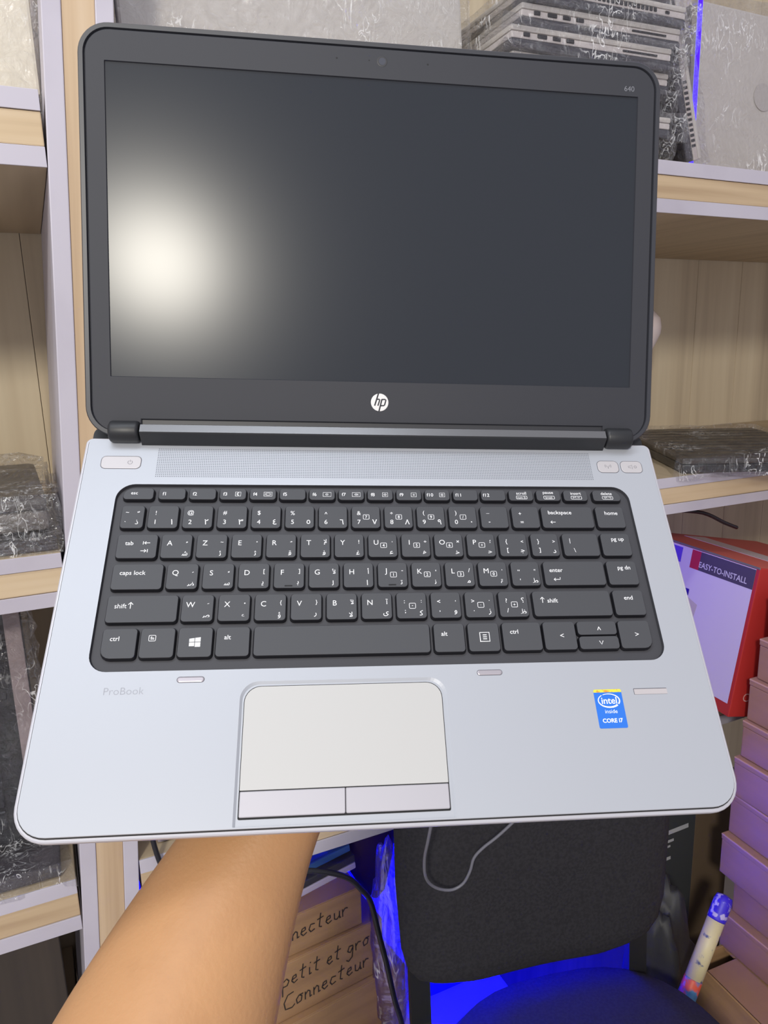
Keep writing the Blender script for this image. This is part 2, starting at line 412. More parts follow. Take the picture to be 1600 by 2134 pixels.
def flat_button(name, x0, x1, y0, y1, r, sym):
    b = MB(); b.loft([rr3(x0, x1, y0, y1, r, .0, -.35, 6), rr3(x0, x1, y0, y1, r, .02, -.35, 6)]); 
    o = MB().loft([rr3(x0, x1, y0, y1, r, .0, 0, 6), rr3(x0, x1, y0, y1, r, .16, 0, 6), rr3(x0, x1, y0, y1, r, .26, .3, 6)])
    btn = lp(o, name, mat('round_button_satin', (186, 182, 184), .45, .15))
    lp(b, 'button_gap', mat('button_gap_grey', (92, 92, 100), .7), btn)
    if sym: lp(sym, 'button_symbol', mat('symbol_grey', (120, 118, 124), .6), btn)
def arc(cx, cy, r, a0, a1, n=12): return [(cx + r * math.cos(math.radians(a0 + (a1 - a0) * i / n)), cy + r * math.sin(math.radians(a0 + (a1 - a0) * i / n))) for i in range(n + 1)]
s = MB(); s.ribbon(arc(-142.6, 200.7, 1.25, 120, 420), .28, .3); s.ribbon([(-142.6, 201.0), (-142.6, 202.4)], .28, .3)
flat_button('power_button', -158.3, -136.8, 196.6, 204.9, 2.6, s)
s = MB(); s.ribbon([(138.7, 199.3), (138.7, 201.2)], .35, .3)
for q in (1, -1):
    for r in (1.1, 1.9): s.ribbon(arc(138.7, 201.2, r, 90 - 90 * q - 35, 90 - 90 * q + 35, 6), .25, .3)
flat_button('wireless_button', 132.2, 145.2, 196.6, 204.9, 2.6, s)
s = MB(); s.ribbon([(151.6, 200.2), (152.6, 200.2), (154, 199.1), (154, 202.3), (152.6, 201.2), (151.6, 201.2), (151.6, 200.2)], .25, .3); s.ribbon(arc(156, 200.7, .8, 0, 360), .28, .3)
flat_button('mute_button', 147.0, 160.2, 196.6, 204.9, 2.6, s)
for x0, x1 in ((-104.3, -91.5), (44.5, 57.3)):
    b = MB(); b.loft([rr3(x0, x1, 70.4, 73.0, 1.28, .0, 0, 6), rr3(x0, x1, 70.4, 73.0, 1.28, .22, .05, 6), rr3(x0, x1, 70.4, 73.0, 1.28, .4, .5, 6)])
    o = lp(b, 'touchpad_light_bar', mat('light_bar_grey', (176, 170, 176), .35, .4))
    b = MB(); b.loft([rr3(x0, x1, 70.4, 73.0, 1.28, .0, -.25, 6), rr3(x0, x1, 70.4, 73.0, 1.28, .03, -.25, 6)]); lp(b, 'bar_gap', MATS['button_gap_grey'], o)
b = MB(); b.loft([rr3(125.2, 143.2, 58.0, 61.3, .4, 0, 0, 3), rr3(125.2, 143.2, 58.0, 61.3, .4, .03, 0, 3)]); o = lp(b, 'fingerprint_reader', MATS['button_gap_grey'])
b = MB(); b.loft([rr3(125.5, 143.2, 58.1, 60.9, .3, .02, 0, 3), rr3(125.5, 143.2, 58.1, 60.9, .3, .1, 0, 3)]); lp(b, 'reader_strip', mat('reader_strip_grey', (182, 176, 178), .5), o)

b = MB().text('ProBook', 5.3, -128.7, 66.7, .03, -.012, 1.0); lp(b, 'product_name_print', M_greyprint)

# processor sticker
b = MB(); b.loft([rr3(103.7, 118.5, 41.1, 61.2, .8, .0, 0, 4), rr3(103.7, 118.5, 41.1, 61.2, .8, .09, 0, 4)])
st = lp(b, 'processor_sticker', mat('sticker_blue', (38, 112, 214), .4))
b = MB(); b.loft([rr3(103.72, 118.48, 59.6, 61.18, (.1, .1, .8, .8), .09, 0, 4), rr3(103.72, 118.48, 59.6, 61.18, (.1, .1, .8, .8), .11, 0, 4)])
lp(b, 'sticker_holographic_strip', mat('sticker_yellow', (224, 216, 70), .35, noise_mix=((214, 150, 60), 420, (1, 1, 1), .5, .62)), st)
b = MB(); z = .115
b.text('intel', 4.9, 111.2, 55.3, z, .012); b.text('inside', 2.9, 111.3, 49.7, z, -.005); b.text('CORE i7', 2.9, 111.2, 45.0, z, .025)
e = []
def swoosh(a0, a1, w0, w1, n=28):
    P = []
    for i in range(n + 1):
        t = math.radians(a0 + (a1 - a0) * i / n); w = w0 + (w1 - w0) * i / n
        P.append((111.1 + 5.6 * math.cos(t), 55.3 + 3.45 * math.sin(t), w))
    for i in range(n):
        p, q = P[i], P[i + 1]; b.ribbon([(p[0], p[1]), (q[0], q[1])], (p[2] + q[2]) / 2, z)
swoosh(120, -32, .3, .75); swoosh(128, 318, .35, .95)
lp(b, 'sticker_print', mat('print_white', (244, 246, 250), .5), st)

# hinge
b = MB(); sec = [(212.8, -.6), (214.6, 9.0), (215.2, 9.7), (220.3, 9.8), (224, 5.5), (224, -6), (213.5, -6)]
b.loft([[(x, y, z) for y, z in sec] for x in (-137.6, 137.6)]); hb = lp(b, 'hinge_bar', mat('hinge_black', (36, 37, 40), .33))
b = MB(); b.loft([[(x, y, z) for y, z in ((215.2, 9.6), (220.4, 9.7), (220.3, 10.0), (215.3, 9.9))] for x in (-137.5, 137.5)]); lp(b, 'hinge_bar_sheen', mat('hinge_sheen_grey', (112, 112, 114), .32, .5), hb)  # lighter grey paints in the light reflected by the black bar's top
for x0, x1 in ((-155.4, -138.4), (138.4, 155.4)):
    b = MB(); prof = [(x0, 4.6), (x0 + .8, 5.9), (x0 + 2, 6.3), (x1 - 2, 6.3), (x1 - .8, 5.9), (x1, 4.6)]
    b.loft([[(x, 219.2 + r * math.cos(2 * math.pi * i / 24), 4.4 + r * math.sin(2 * math.pi * i / 24)) for i in range(24)] for x, r in prof])
    lp(b, 'hinge', M_blk, smooth=True)

# lid: shell with a lip, bezel, display
RLd = (17, 17, 17, 17)
def lo(ins, n): return rr3(-169.2, 169.2, -9.2, 219.6, RLd, n, ins, 10)
b = MB(); b.loft([lo(5, -7), lo(1.4, -6.0), lo(0, -3.5), lo(0, -.6), lo(.7, .35), lo(2.9, .35), lo(3.5, -1.2)], True, True)
lp(b, 'lid_shell', M_rimd, lid=True)
def bez(ins, n):
    l = [(p[0], p[1], n) for p in rrect(-165.4 + ins, 165.4 - ins, -6.6 + ins, 215.9 - ins, [13.6 - ins] * 4, 10)]
    # rrect order bl, br, tr, tl : insert the hinge notch between bl and br
    k = 11
    return l[:k] + [(-138.2 - ins, -6.6 + ins, n), (-138.2 - ins, .7 + ins, n), (138.2 + ins, .7 + ins, n), (138.2 + ins, -6.6 + ins, n)] + l[k:]
scr = rrect(-155, 155, 24.9, 199.1, .3, 2); scr0 = rrect(-154.6, 154.6, 25.3, 198.7, .3, 2)
b = MB(); vs, fs = face_with_holes(bez(.5, 0), [scr], .1); b.add(vs, fs)
b.loft([bez(0, -1.0), bez(0, -.3), bez(.5, .1)], False, False)
b.loft([[(p[0], p[1], .1) for p in scr], [(p[0], p[1], -.9) for p in scr0]], False, False)
lp(b, 'screen_bezel', M_bez, lid=True)
b = MB().box(-155.6, 155.6, 24.2, 199.8, -1.1, -.75); lp(b, 'display_panel', M_scr, lid=True)
b = MB().lathe([(3.0, .1), (3.0, .17), (2.7, .2)], 28, 0, 208.9); cm = lp(b, 'webcam', mat('webcam_ring', (40, 40, 45), .4), lid=True)
b = MB().lathe([(2.0, .15), (2.0, .22)], 24, 0, 208.9); lp(b, 'webcam_lens', mat('webcam_glass', (74, 76, 84), .12), cm)
for x, r in ((-26.2, .55), (26.6, .55), (-7.6, .4)):
    b = MB().lathe([(r, .1), (r, .13)], 12, x, 209); lp(b, 'microphone_hole', M_gap, lid=True)
b = MB().text('640', 4.4, 149.3, 203.4, .14); lp(b, 'model_number_print', mat('dim_print', (116, 117, 124), .6), lid=True)
# round brand emblem
b = MB().lathe([(5.25, .1), (5.25, .18), (5.1, .22)], 40, -.5, 13.0); lg = lp(b, 'brand_logo', M_logo, lid=True)
b = MB(); k = 5.25 / 157
def lgp(px, py): return (-.5 + (px - 812) * k, 13.0 - (py - 352) * k)
for pts, w in (([(790, 193), (722, 412)], 26), ([(765, 298), (800, 296), (812, 306), (806, 330), (780, 412)], 24),
               ([(852, 296), (800, 510)], 26), ([(846, 300), (905, 298), (922, 308), (918, 330), (900, 395), (885, 408), (822, 410)], 24)):
    b.ribbon([lgp(*p) for p in pts], w * k, .24)
lp(b, 'logo_letters', M_bez, lg)

# keys: rows of (x0, x1, legends); legends: (text, u, v, size[, bold])
KR = {1: (175.9, 182.9), 2: (157.4, 171.4), 3: (139.0, 153.2), 4: (120.7, 135.2), 5: (102.3, 117.0), 6: (83.2, 98.8)}
def A(u, sz=3.0): return (u, .82, .81, sz)
LS = 4.3; DS = 4.0; WS = 3.5; FS = 3.1
def num(d, sy, ar, box=None):
    l = [(sy, .25, .32, 3.7), (d, .25, .73, DS), (ar, .81, .73, 3.7)]
    if box: l.append(('#' + box, .51, .5, 2.6))
    return l
def let(c, ar, tr, box=None, us=3.0, ts=2.8):
    l = [(c, .27, .37, LS), (ar, .80, .82, us), (tr, .84, .34, ts)]
    if box: l.append(('#' + box, .53, .5, 2.6))
    return l
def fk(t, icon=None):
    l = [(t, .2, .5, FS)]
    if icon: l.append((icon, .7, .5, 2.4))
    return l
def sy2(a, c, tr=None, ar=None, box=None):
    l = [(a, .26, .36, 3.5), (c, .28, .75, 3.5)]
    if tr: l.append((tr, .84, .35, 3.0))
    if ar: l.append((ar, .82, .8, 3.2))
    if box: l.append(('#' + box, .53, .52, 2.6))
    return l
P0 = 18.43
def cols(x0, n, w=15.6): return [(x0 + P0 * i, x0 + P0 * i + w) for i in range(n)]
KEYS = []
f = [(-143.2, -127.4)] + [(-124.4 + 16.55 * i, -124.4 + 16.55 * i + 14.2) for i in range(15)] + [(125.2, 141.8)]
fl_ = [[('esc', .36, .48, 2.9)], fk('f1'), fk('f2'), fk('f3', '@moon'), fk('f4', '@screen'), fk('f5'), fk('f6', '@vol1'), fk('f7', '@vol2'), fk('f8', '@mic'), fk('f9', '@sun1'), fk('f10', '@sun2'), fk('f11'), fk('f12'),
      [('scroll', .52, .3, 2.8), ('#num lk', .52, .72, 1.9)], [('pause', .5, .3, 2.8), ('#break', .52, .72, 1.9)], [('insert', .52, .3, 2.8), ('#prt sc', .52, .72, 1.9)], [('delete', .5, .3, 2.8), ('#sys rq', .52, .72, 1.9)]]
for (a, c), l in zip(f, fl_): KEYS.append((a, c, 1, l))
c2 = [(-142.6, -130.9)] + cols(-128.4, 12) + [(91.9, 122.3), (124.7, 141.3)]
l2 = [[('~', .25, .3, 3.0), ('ّ', .75, .28, 3.4), ('`', .2, .72, 3.4), ('ﺫ', .72, .74, 3.0)],
      num('1', '!', '١'), num('2', '@', '٢'), num('3', '#', '٣'), num('4', '$', '٤'), num('5', '%', '٥'), num('6', '^', '٦'), num('7', '&', '٧', '7'), num('8', '*', '٨', '8'), num('9', '(', '٩', '9'), num('0', ')', '٠', '/'),
      [('_', .27, .33, 3.6), ('-', .3, .74, 4)], [('+', .3, .33, 3.6), ('=', .34, .74, 3.8)], [('backspace', .36, .3, WS), ('@left', .2, .74, 3)], [('home', .55, .3, WS)]]
for (a, c), l in zip(c2, l2): KEYS.append((a, c, 2, l))
c3 = [(-142.4, -122.0)] + cols(-119.6, 12) + [(101.7, 122.3), (124.5, 141.3)]
l3 = [[('tab', .3, .37, 3.4), ('@tabl', .73, .36, 3.2), ('@tabr', .70, .7, 3.2)],
      let('A', 'ﺷ', 'ً'), let('Z', 'ﺋ', '~'), let('E', 'ﺛ', 'ُ'), let('R', 'ﻗ', 'ٌ'), let('T', 'ﻓ', 'ﻹ', None, 3, 2.6), let('Y', 'ﻏ', '!', None, 3, 3.4), let('U', 'ﻋ', '‘', '4'), let('I', 'ﻫ', '÷', '5', 3, 3.2), let('O', 'ﺧ', '×', '6', 3, 3.4), let('P', 'ﺣ', '؛', '*'),
      sy2('{', '[', '<', 'ﺟ'), sy2('}', ']', '>', 'ﺩ'), [('|', .2, .33, 3.6), ('\\', .3, .75, 3.8)], [('pg up', .58, .3, WS)]]
for (a, c), l in zip(c3, l3): KEYS.append((a, c, 3, l))
c4 = [(-142.4, -117.2)] + cols(-114.9, 11) + [(87.9, 122.4), (124.5, 141.5)]
l4 = [[('caps lock', .4, .37, 3.5)], let('Q', 'ﺿ', 'َ'), let('S', 'ﺳ', 'ٍ'), let('D', 'ﻳ', '[', None, 3, 3.2), let('F', 'ﺑ', ']', None, 3, 3.2), let('G', 'ﻟ', 'ﻷ', None, 3, 2.6), let('H', 'ﺍ', 'ﺃ', None, 3.2, 2.8), let('J', 'ﺗ', '-', '1', 3, 3.4), let('K', 'ﻧ', '،', '2'), let('L', 'ﻣ', '/', '3', 3, 3.4), let('M', 'ﺓ', '’', '0'),
      sy2('“', "'", '"', 'ﻁ'), [('enter', .2, .38, WS), ('@enter', .19, .75, 3.2)], [('pg dn', .58, .3, WS)]]
for (a, c), l in zip(c4, l4): KEYS.append((a, c, 4, l))
c5 = [(-142.5, -107.9)] + cols(-105.6, 10) + [(79.2, 122.5), (124.6, 141.6)]
l5 = [[('shift', .19, .39, 3.6), ('@up', .33, .37, 3.6)], let('W', 'ﺻ', 'ِ'), let('X', 'ء', 'ْ'), let('C', 'ﺅ', '{', None, 3, 3.0), let('V', 'ﺭ', '}', None, 3, 3.0), let('B', 'ﻻ', 'ﻵ', None, 3, 2.6), let('N', 'ﻯ', 'ﺁ', None, 3, 2.8),
      sy2(':', ';', ':', 'ﻛ', '-'), sy2('<', ',', ',', 'ﻭ'), sy2('>', '.', '.', 'ﺯ', '.'), sy2('?', '/', '؟', 'ﻅ', '+'), [('@up', .12, .35, 3.4), ('shift', .25, .38, 3.5)], [('end', .5, .3, WS)]]
for (a, c), l in zip(c5, l5): KEYS.append((a, c, 5, l))
c6 = [(-142.3, -126.0), (-123.9, -107.6), (-105.6, -89.2), (-87.1, -70.8), (-68.4, 21.2), (23.7, 39.5), (41.7, 58.0), (60.2, 80.7), (82.4, 99.6), None, (124.0, 141.2)]
l6 = [[('ctrl', .36, .34, 3.4)], [('#fn', .34, .34, 2.6)], [('@win', .49, .5, 5.4)], [('alt', .34, .35, 3.4)], [], [('alt', .34, .36, 3.4)], [('@menu', .53, .5, 5.0)], [('ctrl', .3, .33, 3.4)], [('<', .56, .5, 4.2)], None, [('>', .55, .5, 4.2)]]
for q, l in zip(c6, l6):
    if q: KEYS.append((q[0], q[1], 6, l))
KEYS.append((101.2, 122.6, (91.3, 98.8), [('^', .55, .55, 5.0)]))
KEYS.append((101.2, 122.6, (83.2, 90.2), [('@down', .55, .5, 3.2)]))

def icon(b, nm, cx, cy, s, z):
    w = s * .11
    def R(pts): b.ribbon([(cx + x * s, cy + y * s) for x, y in pts], w, z)
    def frame(hw, hh): R([(-hw, -hh), (hw, -hh), (hw, hh), (-hw, hh), (-hw, -hh - .05)])
    if nm == 'left': R([(.5, 0), (-.45, 0)]); R([(-.15, .3), (-.48, 0), (-.15, -.3)])
    elif nm == 'enter': R([(.6, .35), (.6, -.05), (-.5, -.05)]); R([(-.2, .22), (-.52, -.05), (-.2, -.32)])
    elif nm == 'tabl': R([(.6, 0), (-.25, 0)]); R([(.0, .26), (-.3, 0), (.0, -.26)]); R([(-.5, .3), (-.5, -.3)])
    elif nm == 'tabr': R([(-.6, 0), (.25, 0)]); R([(.0, .26), (.3, 0), (.0, -.26)]); R([(.5, .3), (.5, -.3)])
    elif nm == 'up': R([(0, -.5), (0, .45)]); R([(-.32, .12), (0, .48), (.32, .12)])
    elif nm == 'down': R([(-.32, .3), (0, -.35), (.32, .3)])
    elif nm == 'menu':
        w = s * .09; frame(.5, .5)
        for y in (-.22, 0, .22): R([(-.2, y), (.22, y)])
    elif nm == 'win':
        for x0, x1, y0, y1, k0, k1 in ((-.5, -.03, .03, .4, .0, .06), (.03, .52, .03, .47, .0, .05), (-.5, -.03, -.4, -.03, 0, 0), (.03, .52, -.47, -.03, 0, 0)):
            b.add([(cx + x0 * s, cy + y0 * s, z), (cx + x1 * s, cy + y0 * s, z), (cx + x1 * s, cy + y1 * s, z), (cx + x0 * s, cy + (y1 - k1) * s, z)], [(0, 1, 2, 3)])
    else:
        ww = .95 if nm in ('screen', 'vol1', 'vol2') else .62
        w = s * .1; frame(ww, .55)
        if nm == 'moon': b.ribbon([(cx + s * .05 + s * .28 * math.cos(t), cy + s * .3 * math.sin(t)) for t in [.9 + i * .45 for i in range(11)]], s * .2, z)
        elif nm == 'screen': R([(-.4, -.28), (.4, -.28), (.4, .28), (-.4, .28), (-.4, -.28)]); R([(-.66, .25), (-.66, -.25)]); R([(.66, .25), (.66, -.25)])
        elif nm in ('vol1', 'vol2', 'mic'):
            x = -.35 if nm != 'mic' else -.3
            R([(x, -.12), (x + .12, -.12), (x + .35, -.34), (x + .35, .34), (x + .12, .12), (x, .12), (x, -.12)])
            R([(x + .55, -.18), (x + .55, .18)])
            if nm == 'vol2': R([(x + .75, -.28), (x + .75, .28)])
        else:
            R([(-.08, 0), (.1, 0)]); rr = .3 if nm == 'sun1' else .42
            for i in range(8):
                t = i * math.pi / 4; R([(.16 * math.cos(t), .16 * math.sin(t)), (rr * math.cos(t) * .85, rr * math.sin(t) * .85)])

KZ = .6
for (x0, x1, row, leg) in KEYS:
    y0, y1 = KR[row] if isinstance(row, int) else row
    r = [1.7] * 4
    if row == 1 and x0 < -140: r[3] = 5.0
    if row == 1 and x1 > 141: r[2] = 5.0
    if row == 6 and x0 < -140: r[0] = 4.6
    if row == 6 and x1 > 141: r[1] = 4.6
    o = 0.0
    cx, cy = (x0 + x1) / 2, (y0 + y1) / 2
    b = MB()
    def kl(ins, z): return [(p[0] - cx, p[1] - cy, z) for p in rr3(x0, x1, y0, y1, r, z, ins, 4)]
    b.loft([kl(-.75, -2.0), kl(-.35, -.1), kl(-.05, KZ - .12), kl(.12, KZ)], False, True)
    k = b.build('key', M_key, lap, False, MM, T(cx * MM, cy * MM, 0))
    k.data.materials.append(M_side_shade)
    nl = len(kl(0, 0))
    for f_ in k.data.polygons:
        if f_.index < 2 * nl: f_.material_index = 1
    if not leg: continue
    g = MB(); w, h = x1 - x0, y1 - y0; z = KZ + .04
    for it in leg:
        s, u, v, sz = it[:4]
        px, py = -w / 2 + w * u, h / 2 - h * v
        if s.startswith('@') and len(s) > 1: icon(g, s[1:], px, py, sz, z)
        elif s.startswith('#') and len(s) > 1:
            t = s[1:]; g.text(t, sz * (.95 if len(t) < 3 else 1), px, py, z, .012 if len(t) < 3 else 0)
            hw = 1.65 if len(t) < 3 else 3.2; hh = 1.5 if len(t) < 3 else 1.05
            p = rrect(px - hw, px + hw, py - hh, py + hh, .5, 3); g.ribbon(p + p[:2], .26, z)
        else: g.text(s, sz * (1.3 if ord(s[0]) > 0x600 and ord(s[0]) not in (0x2018, 0x2019, 0x201c) else 1), px, py, z, 0 if (sz > 3.55 and ord(s[0]) < 128) else .006)
    lgd = g.build('legend', M_leg, k, False, MM, recalc=False)
for x, row in ((-52.0, 4), (3.1, 4)):     # homing bars
    b = MB(); b.box(x - 2, x + 2, 121.6, 122.1, KZ - .1, KZ + .25); lp(b, 'homing_bar', M_gap)

# ------------------------------------------------------------------ the arm that holds the laptop
def person_arm():
    sk = []   # (point in laptop mm, radius mm) ; edges
    me = bpy.data.meshes.new('person'); V = []; E = []; Rd = []
    def av(p, r, parent=None):
        V.append((LM @ (Vector(p) * MM))[:]); Rd.append(r if isinstance(r, tuple) else (r, r))
        if parent is not None: E.append((parent, len(V) - 1))
        return len(V) - 1
    root = av((-45, 52, -50), (34, 18))
    # towards the elbow
    w1 = av((-58, 28, -56), (34, 24), root)
    w2 = av((-71, 6, -63), (36, 33), w1)
    a1 = av((-90, -34, -70), (46, 42), w2)
    a2 = av((-105, -73, -71), (55, 50), a1)
    a3 = av((-117, -108, -66), (60, 53), a2)
    a4 = av((-140, -165, -54), (57, 53), a3)
    a5 = av((-160, -225, -40), (54, 50), a4)
    IL = LM.inverted()
    e1 = av((IL @ Vector((-.125, .10, .875))) * 1000, (50, 47), a5)     # elbow, then the upper arm back to the shoulder
    e2 = av((IL @ Vector((-.20, -.03, .93))) * 1000, (54, 50), e1)
    e3 = av((IL @ Vector((-.27, -.16, 1.08))) * 1000, (60, 55), e2)
    # palm and fingers, flat under the case
    p1 = av((-34, 80, -44), (36, 14), root)
    for dx, L, sp in ((-26, (26, 22, 18), -10), (-8, (30, 25, 20), -3), (10, (28, 23, 19), 4), (27, (22, 17, 15), 12)):
        q = av((-30 + dx, 104, -40), (10, 9), p1); x = -30 + dx; y = 104; z = -40
        for i, l in enumerate(L):
            x += sp * l / 30; y += l; z += (2.5 if i == 0 else 1.0)
            q = av((x, y, z), (9 - i * .8, 8.5 - i * .9), q)
    t = av((-74, 66, -44), (13, 12), root); t = av((-96, 86, -40), (11, 10), t); t = av((-110, 106, -37), (9, 8), t)
    me.from_pydata(V, E, [])
    o = bpy.data.objects.new('person', me); COL.objects.link(o)
    m = o.modifiers.new('skin', 'SKIN'); m.use_smooth_shade = True
    sv = me.skin_vertices[0].data
    for i, r in enumerate(Rd): sv[i].radius = (r[0] * MM, r[1] * MM)
    sv[0].use_root = True
    s = o.modifiers.new('sub', 'SUBSURF'); s.levels = 3; s.render_levels = 3
    return o
arm = person_arm()
arm.data.materials.append(mat('skin', (194, 146, 102), .5, 0, .4, noise_mix=((176, 130, 90), 22, (1, 1, 1), .5, .8), bump=(420, .12, .002), sss=.12))
tag(arm, 'bare forearm and hand of a person holding the open laptop up from below', 'person')

# ------------------------------------------------------------------ things on the shelves
def stored_laptop(name, label, w, d, t, mw, group=None, face='side', seed=0, dark=False, film_on=True, lid=M_silverlid, tails=()):
    """closed laptop: x width, y depth, z thickness, origin at its lower front-left corner"""
    root = empty(name, label, 'laptop', mw, group)
    bevbox('base_case', 0, w, 0, d, 0, t * .42, M_darkcase, root, .003)
    bevbox('silver_deck', .001, w - .001, .001, d - .001, t * .43, t * .72, mat('deck_edge', (206, 198, 196), .45, .1) if not dark else M_darkcase, root, .0015)
    bevbox('lid', 0, w, 0, d, t * .73, t, lid, root, .0025)
    if film_on: wrap('plastic_wrap', -.004, w + .004, -.004, d + .004, -.0012, t + .003, root, .005, 10, seed, tails=tails)
    return root
def ports(root, z0, z1, spans, y=0, nm='port'):
    for a, b_ in spans: bevbox(nm, a, b_, y - .0006, y + .002, z0, z1, M_slot, root, .0004, 1)

# tall silver lid standing at the back of the top shelf, left
def standing_lid(name, label, x0, x1, y, z0, z1, tilt, seed, strip=True, lidm=M_silverlid, rz=0):
    w, h = x1 - x0, z1 - z0
    mw = T(x0, y, z0) @ rotz(rz) @ Matrix.Rotation(math.radians(-tilt), 4, 'X')
    root = empty(name, label, 'laptop', mw)
    bevbox('lid', 0, w, 0, .008, .018, h, lidm, root, .003)
    bevbox('base_case', .001, w - .001, .0085, .026, .002, h - .002, M_darkcase, root, .003)
    bevbox('hinge_strip', .004, w - .004, .001, .010, 0.0, .0175, M_darkcase, root, .003)
    wrap('plastic_wrap', -.006, w + .006, -.005, .032, -.0015, h + .012, root, .006, 14, seed, freq=24)
    return root
r_ = standing_lid('wrapped_laptop', 'silver laptop lid in clear film standing behind the open screen, left of the flat stack', .114, .497, .862, 1.5645, 1.83, 5, 3)
r_ = standing_lid('wrapped_laptop', 'silver laptop lid in clear film standing on the top shelf at the right picture edge', .872, 1.25, .872, 1.5645, 1.800, 4, 8)
o = MB().lathe([(.019, 0), (.019, .0006)], 32).build('lid_emblem', mat('emblem_grey', (196, 190, 186), .3, .25), r_, mw=T(.135, -.0006, .125) @ Matrix.Rotation(math.radians(90), 4, 'X'))
r_ = standing_lid('wrapped_laptop', 'cream white laptop in clear film standing left of the upright on the top shelf', -.30, .038, .868, 1.5645, 1.80, 3, 12, lidm=mat('cream_lid', (222, 214, 198), .4, .1))

# flat stack of wrapped laptops, short side to the front
g = 'flat laptops wrapped in film on the top shelf'
ST = ['bottom', 'second', 'third', 'fourth', 'fifth', 'sixth', 'top']
names = ['lowest laptop of the film-wrapped flat stack on the top shelf', 'second laptop from the bottom of the film-wrapped flat stack', 'third laptop from the bottom of the film-wrapped flat stack',
         'fourth laptop from the bottom of the film-wrapped flat stack', 'film-wrapped laptop with square ports just above the open screen, third from stack top', 'wrapped laptop with a long slot in its side, second from the top of the stack', 'wrapped laptop with a row of vent slots, topmost of the flat stack']
for i in range(7):
    x0 = [.515, .520, .512, .516, .512, .528, .535][i]; z0 = 1.5645 + i * .0246
    mw = T(x0, .792 + .004 * (i % 2), z0) @ rotz([2, -3, 1, -2, -3, -3, -2][i])
    rt = stored_laptop('wrapped_laptop', names[i], .222, .33, .0236, mw, g, seed=20 + i, tails=((0, 0, .012, .05, -.018, -.012, .002), (.222, 0, .012, .04, .014, -.008, -.002)))
    if i in (4, 5): 
        ports(rt, .0125, .0165, ((.016, .024), (.034, .046), (.054, .064), (.072, .082))); ports(rt, .0125, .0145, ((.15, .20),), nm='card_slot')
    elif i == 6:
        ports(rt, .0125, .0168, [(.03 + .0062 * k, .034 + .0062 * k) for k in range(24)], nm='vent_slot'); ports(rt, .0125, .0155, ((.19, .196),))
    else: ports(rt, .0125, .0165, ((.02, .03), (.04, .052)))

# laptop standing on its side, leaning left, dark underside showing
mw = T(.812, .800, 1.5690) @ Matrix.Rotation(math.radians(-17), 4, 'Y')
sl = empty('wrapped_laptop', 'slim silver-edged laptop tilted on its side with dark underside, right of the flat stack', 'laptop', mw)
bevbox('base_case', -.026, -.012, 0, .33, .006, .236, M_darkcase, sl, .003)
bevbox('silver_edge', -.0122, -.004, 0, .33, .006, .236, mat('warm_silver_edge', (206, 196, 192), .4, .3), sl, .0015)
bevbox('lid', -.0038, .002, 0, .33, .006, .236, M_silverlid, sl, .002)
for k in range(13): bevbox('vent_slot', -.0118, -.0055, -.0006, .002, .022 + k * .0062, .0255 + k * .0062, M_slot, sl, .0004, 1)
for a, b_ in ((.150, .166), (.174, .190), (.198, .214)): bevbox('port', -.0112, -.0062, -.0006, .002, a, b_, M_slot, sl, .0004, 1)
bevbox('drive_button', -.0115, -.006, -.0012, .002, .118, .138, mat('warm_silver_edge', (206, 196, 192)), sl, .001)
bevbox('paper_label', -.0266, -.0258, .04, .075, .075, .10, mat('paper_white', (226, 222, 220), .8), sl, 0)
wrap('plastic_wrap', -.029, .005, -.005, .335, .001, .244, sl, .005, 10, 31)

# vertical blue strip light
led = empty('led_strip_light', 'glowing blue strip light standing upright between leaning laptop and silver lid', 'light', loc=(.838, .845, 1.5632))
bevbox('channel', -.004, .004, 0, .006, 0, .42, mat('aluminium', (190, 190, 196), .4, .8), led, .0008)
bevbox('diffuser', -.003, .003, -.002, .0002, .004, .416, mat('blue_glow', (20, 10, 255), .4, emit=(30, 0, 255), estr=7), led, .0006)
led2 = empty('led_strip_light', 'blue strip light fixed under the lower shelf behind the black chair', 'light', loc=(.38, 1.115, .7515))
bevbox('channel', -.35, .35, -.006, .006, -.007, -.0002, MATS['aluminium'], led2, .0008)
bevbox('diffuser', -.345, .345, -.004, .004, -.009, -.0068, MATS['blue_glow'], led2, .0006)

# middle shelf, right: black laptop in film
mw = T(.803, .792, 1.1625) @ rotz(-27)
bl = empty('wrapped_laptop', 'black laptop in clear film lying flat on the middle shelf at the right', 'laptop', mw)
bevbox('base_case', 0, .245, 0, .36, 0, .012, M_blk, bl, .003)
bevbox('lid', 0, .245, 0, .36, .0125, .021, mat('black_ridged_lid', (64, 60, 58), .45, bump=(30, .3, .01)), bl, .003)
for k in range(9): bevbox('lid_ridge', .01, .235, .03 + k * .035, .042 + k * .035, .0205, .0222, mat('lid_ridge', (46, 43, 43), .4), bl, .0006, 1)
for k in range(4): bevbox('port', .03 + k * .045, .06 + k * .045, -.0008, .002, .004, .0105, mat('port_dark', (18, 18, 20), .3), bl, .0006, 1)
wrap('plastic_wrap', -.005, .25, -.008, .365, -.001, .025, bl, .006, 12, 41, tails=((0, 0, .01, .06, -.012, -.012, -.004),))
# pale bottle behind the screen
b = MB(); b.lathe([(.024, 0), (.026, .004), (.026, .02), (.016, .05), (.013, .10), (.014, .13), (.024, .165), (.0375, .195), (.0385, .207), (.036, .222), (.024, .236), (.008, .241)], 32)
o = b.build('plastic_bottle', mat('pale_plastic', (222, 208, 206), .45, sss=.1), None, True); o.location = (.853, .95 + .13, 1.1612)
o.location = (.990, 1.10, 1.1612)
tag(o, 'pale rounded plastic bottle peeking out behind the right side of the screen', 'bottle')

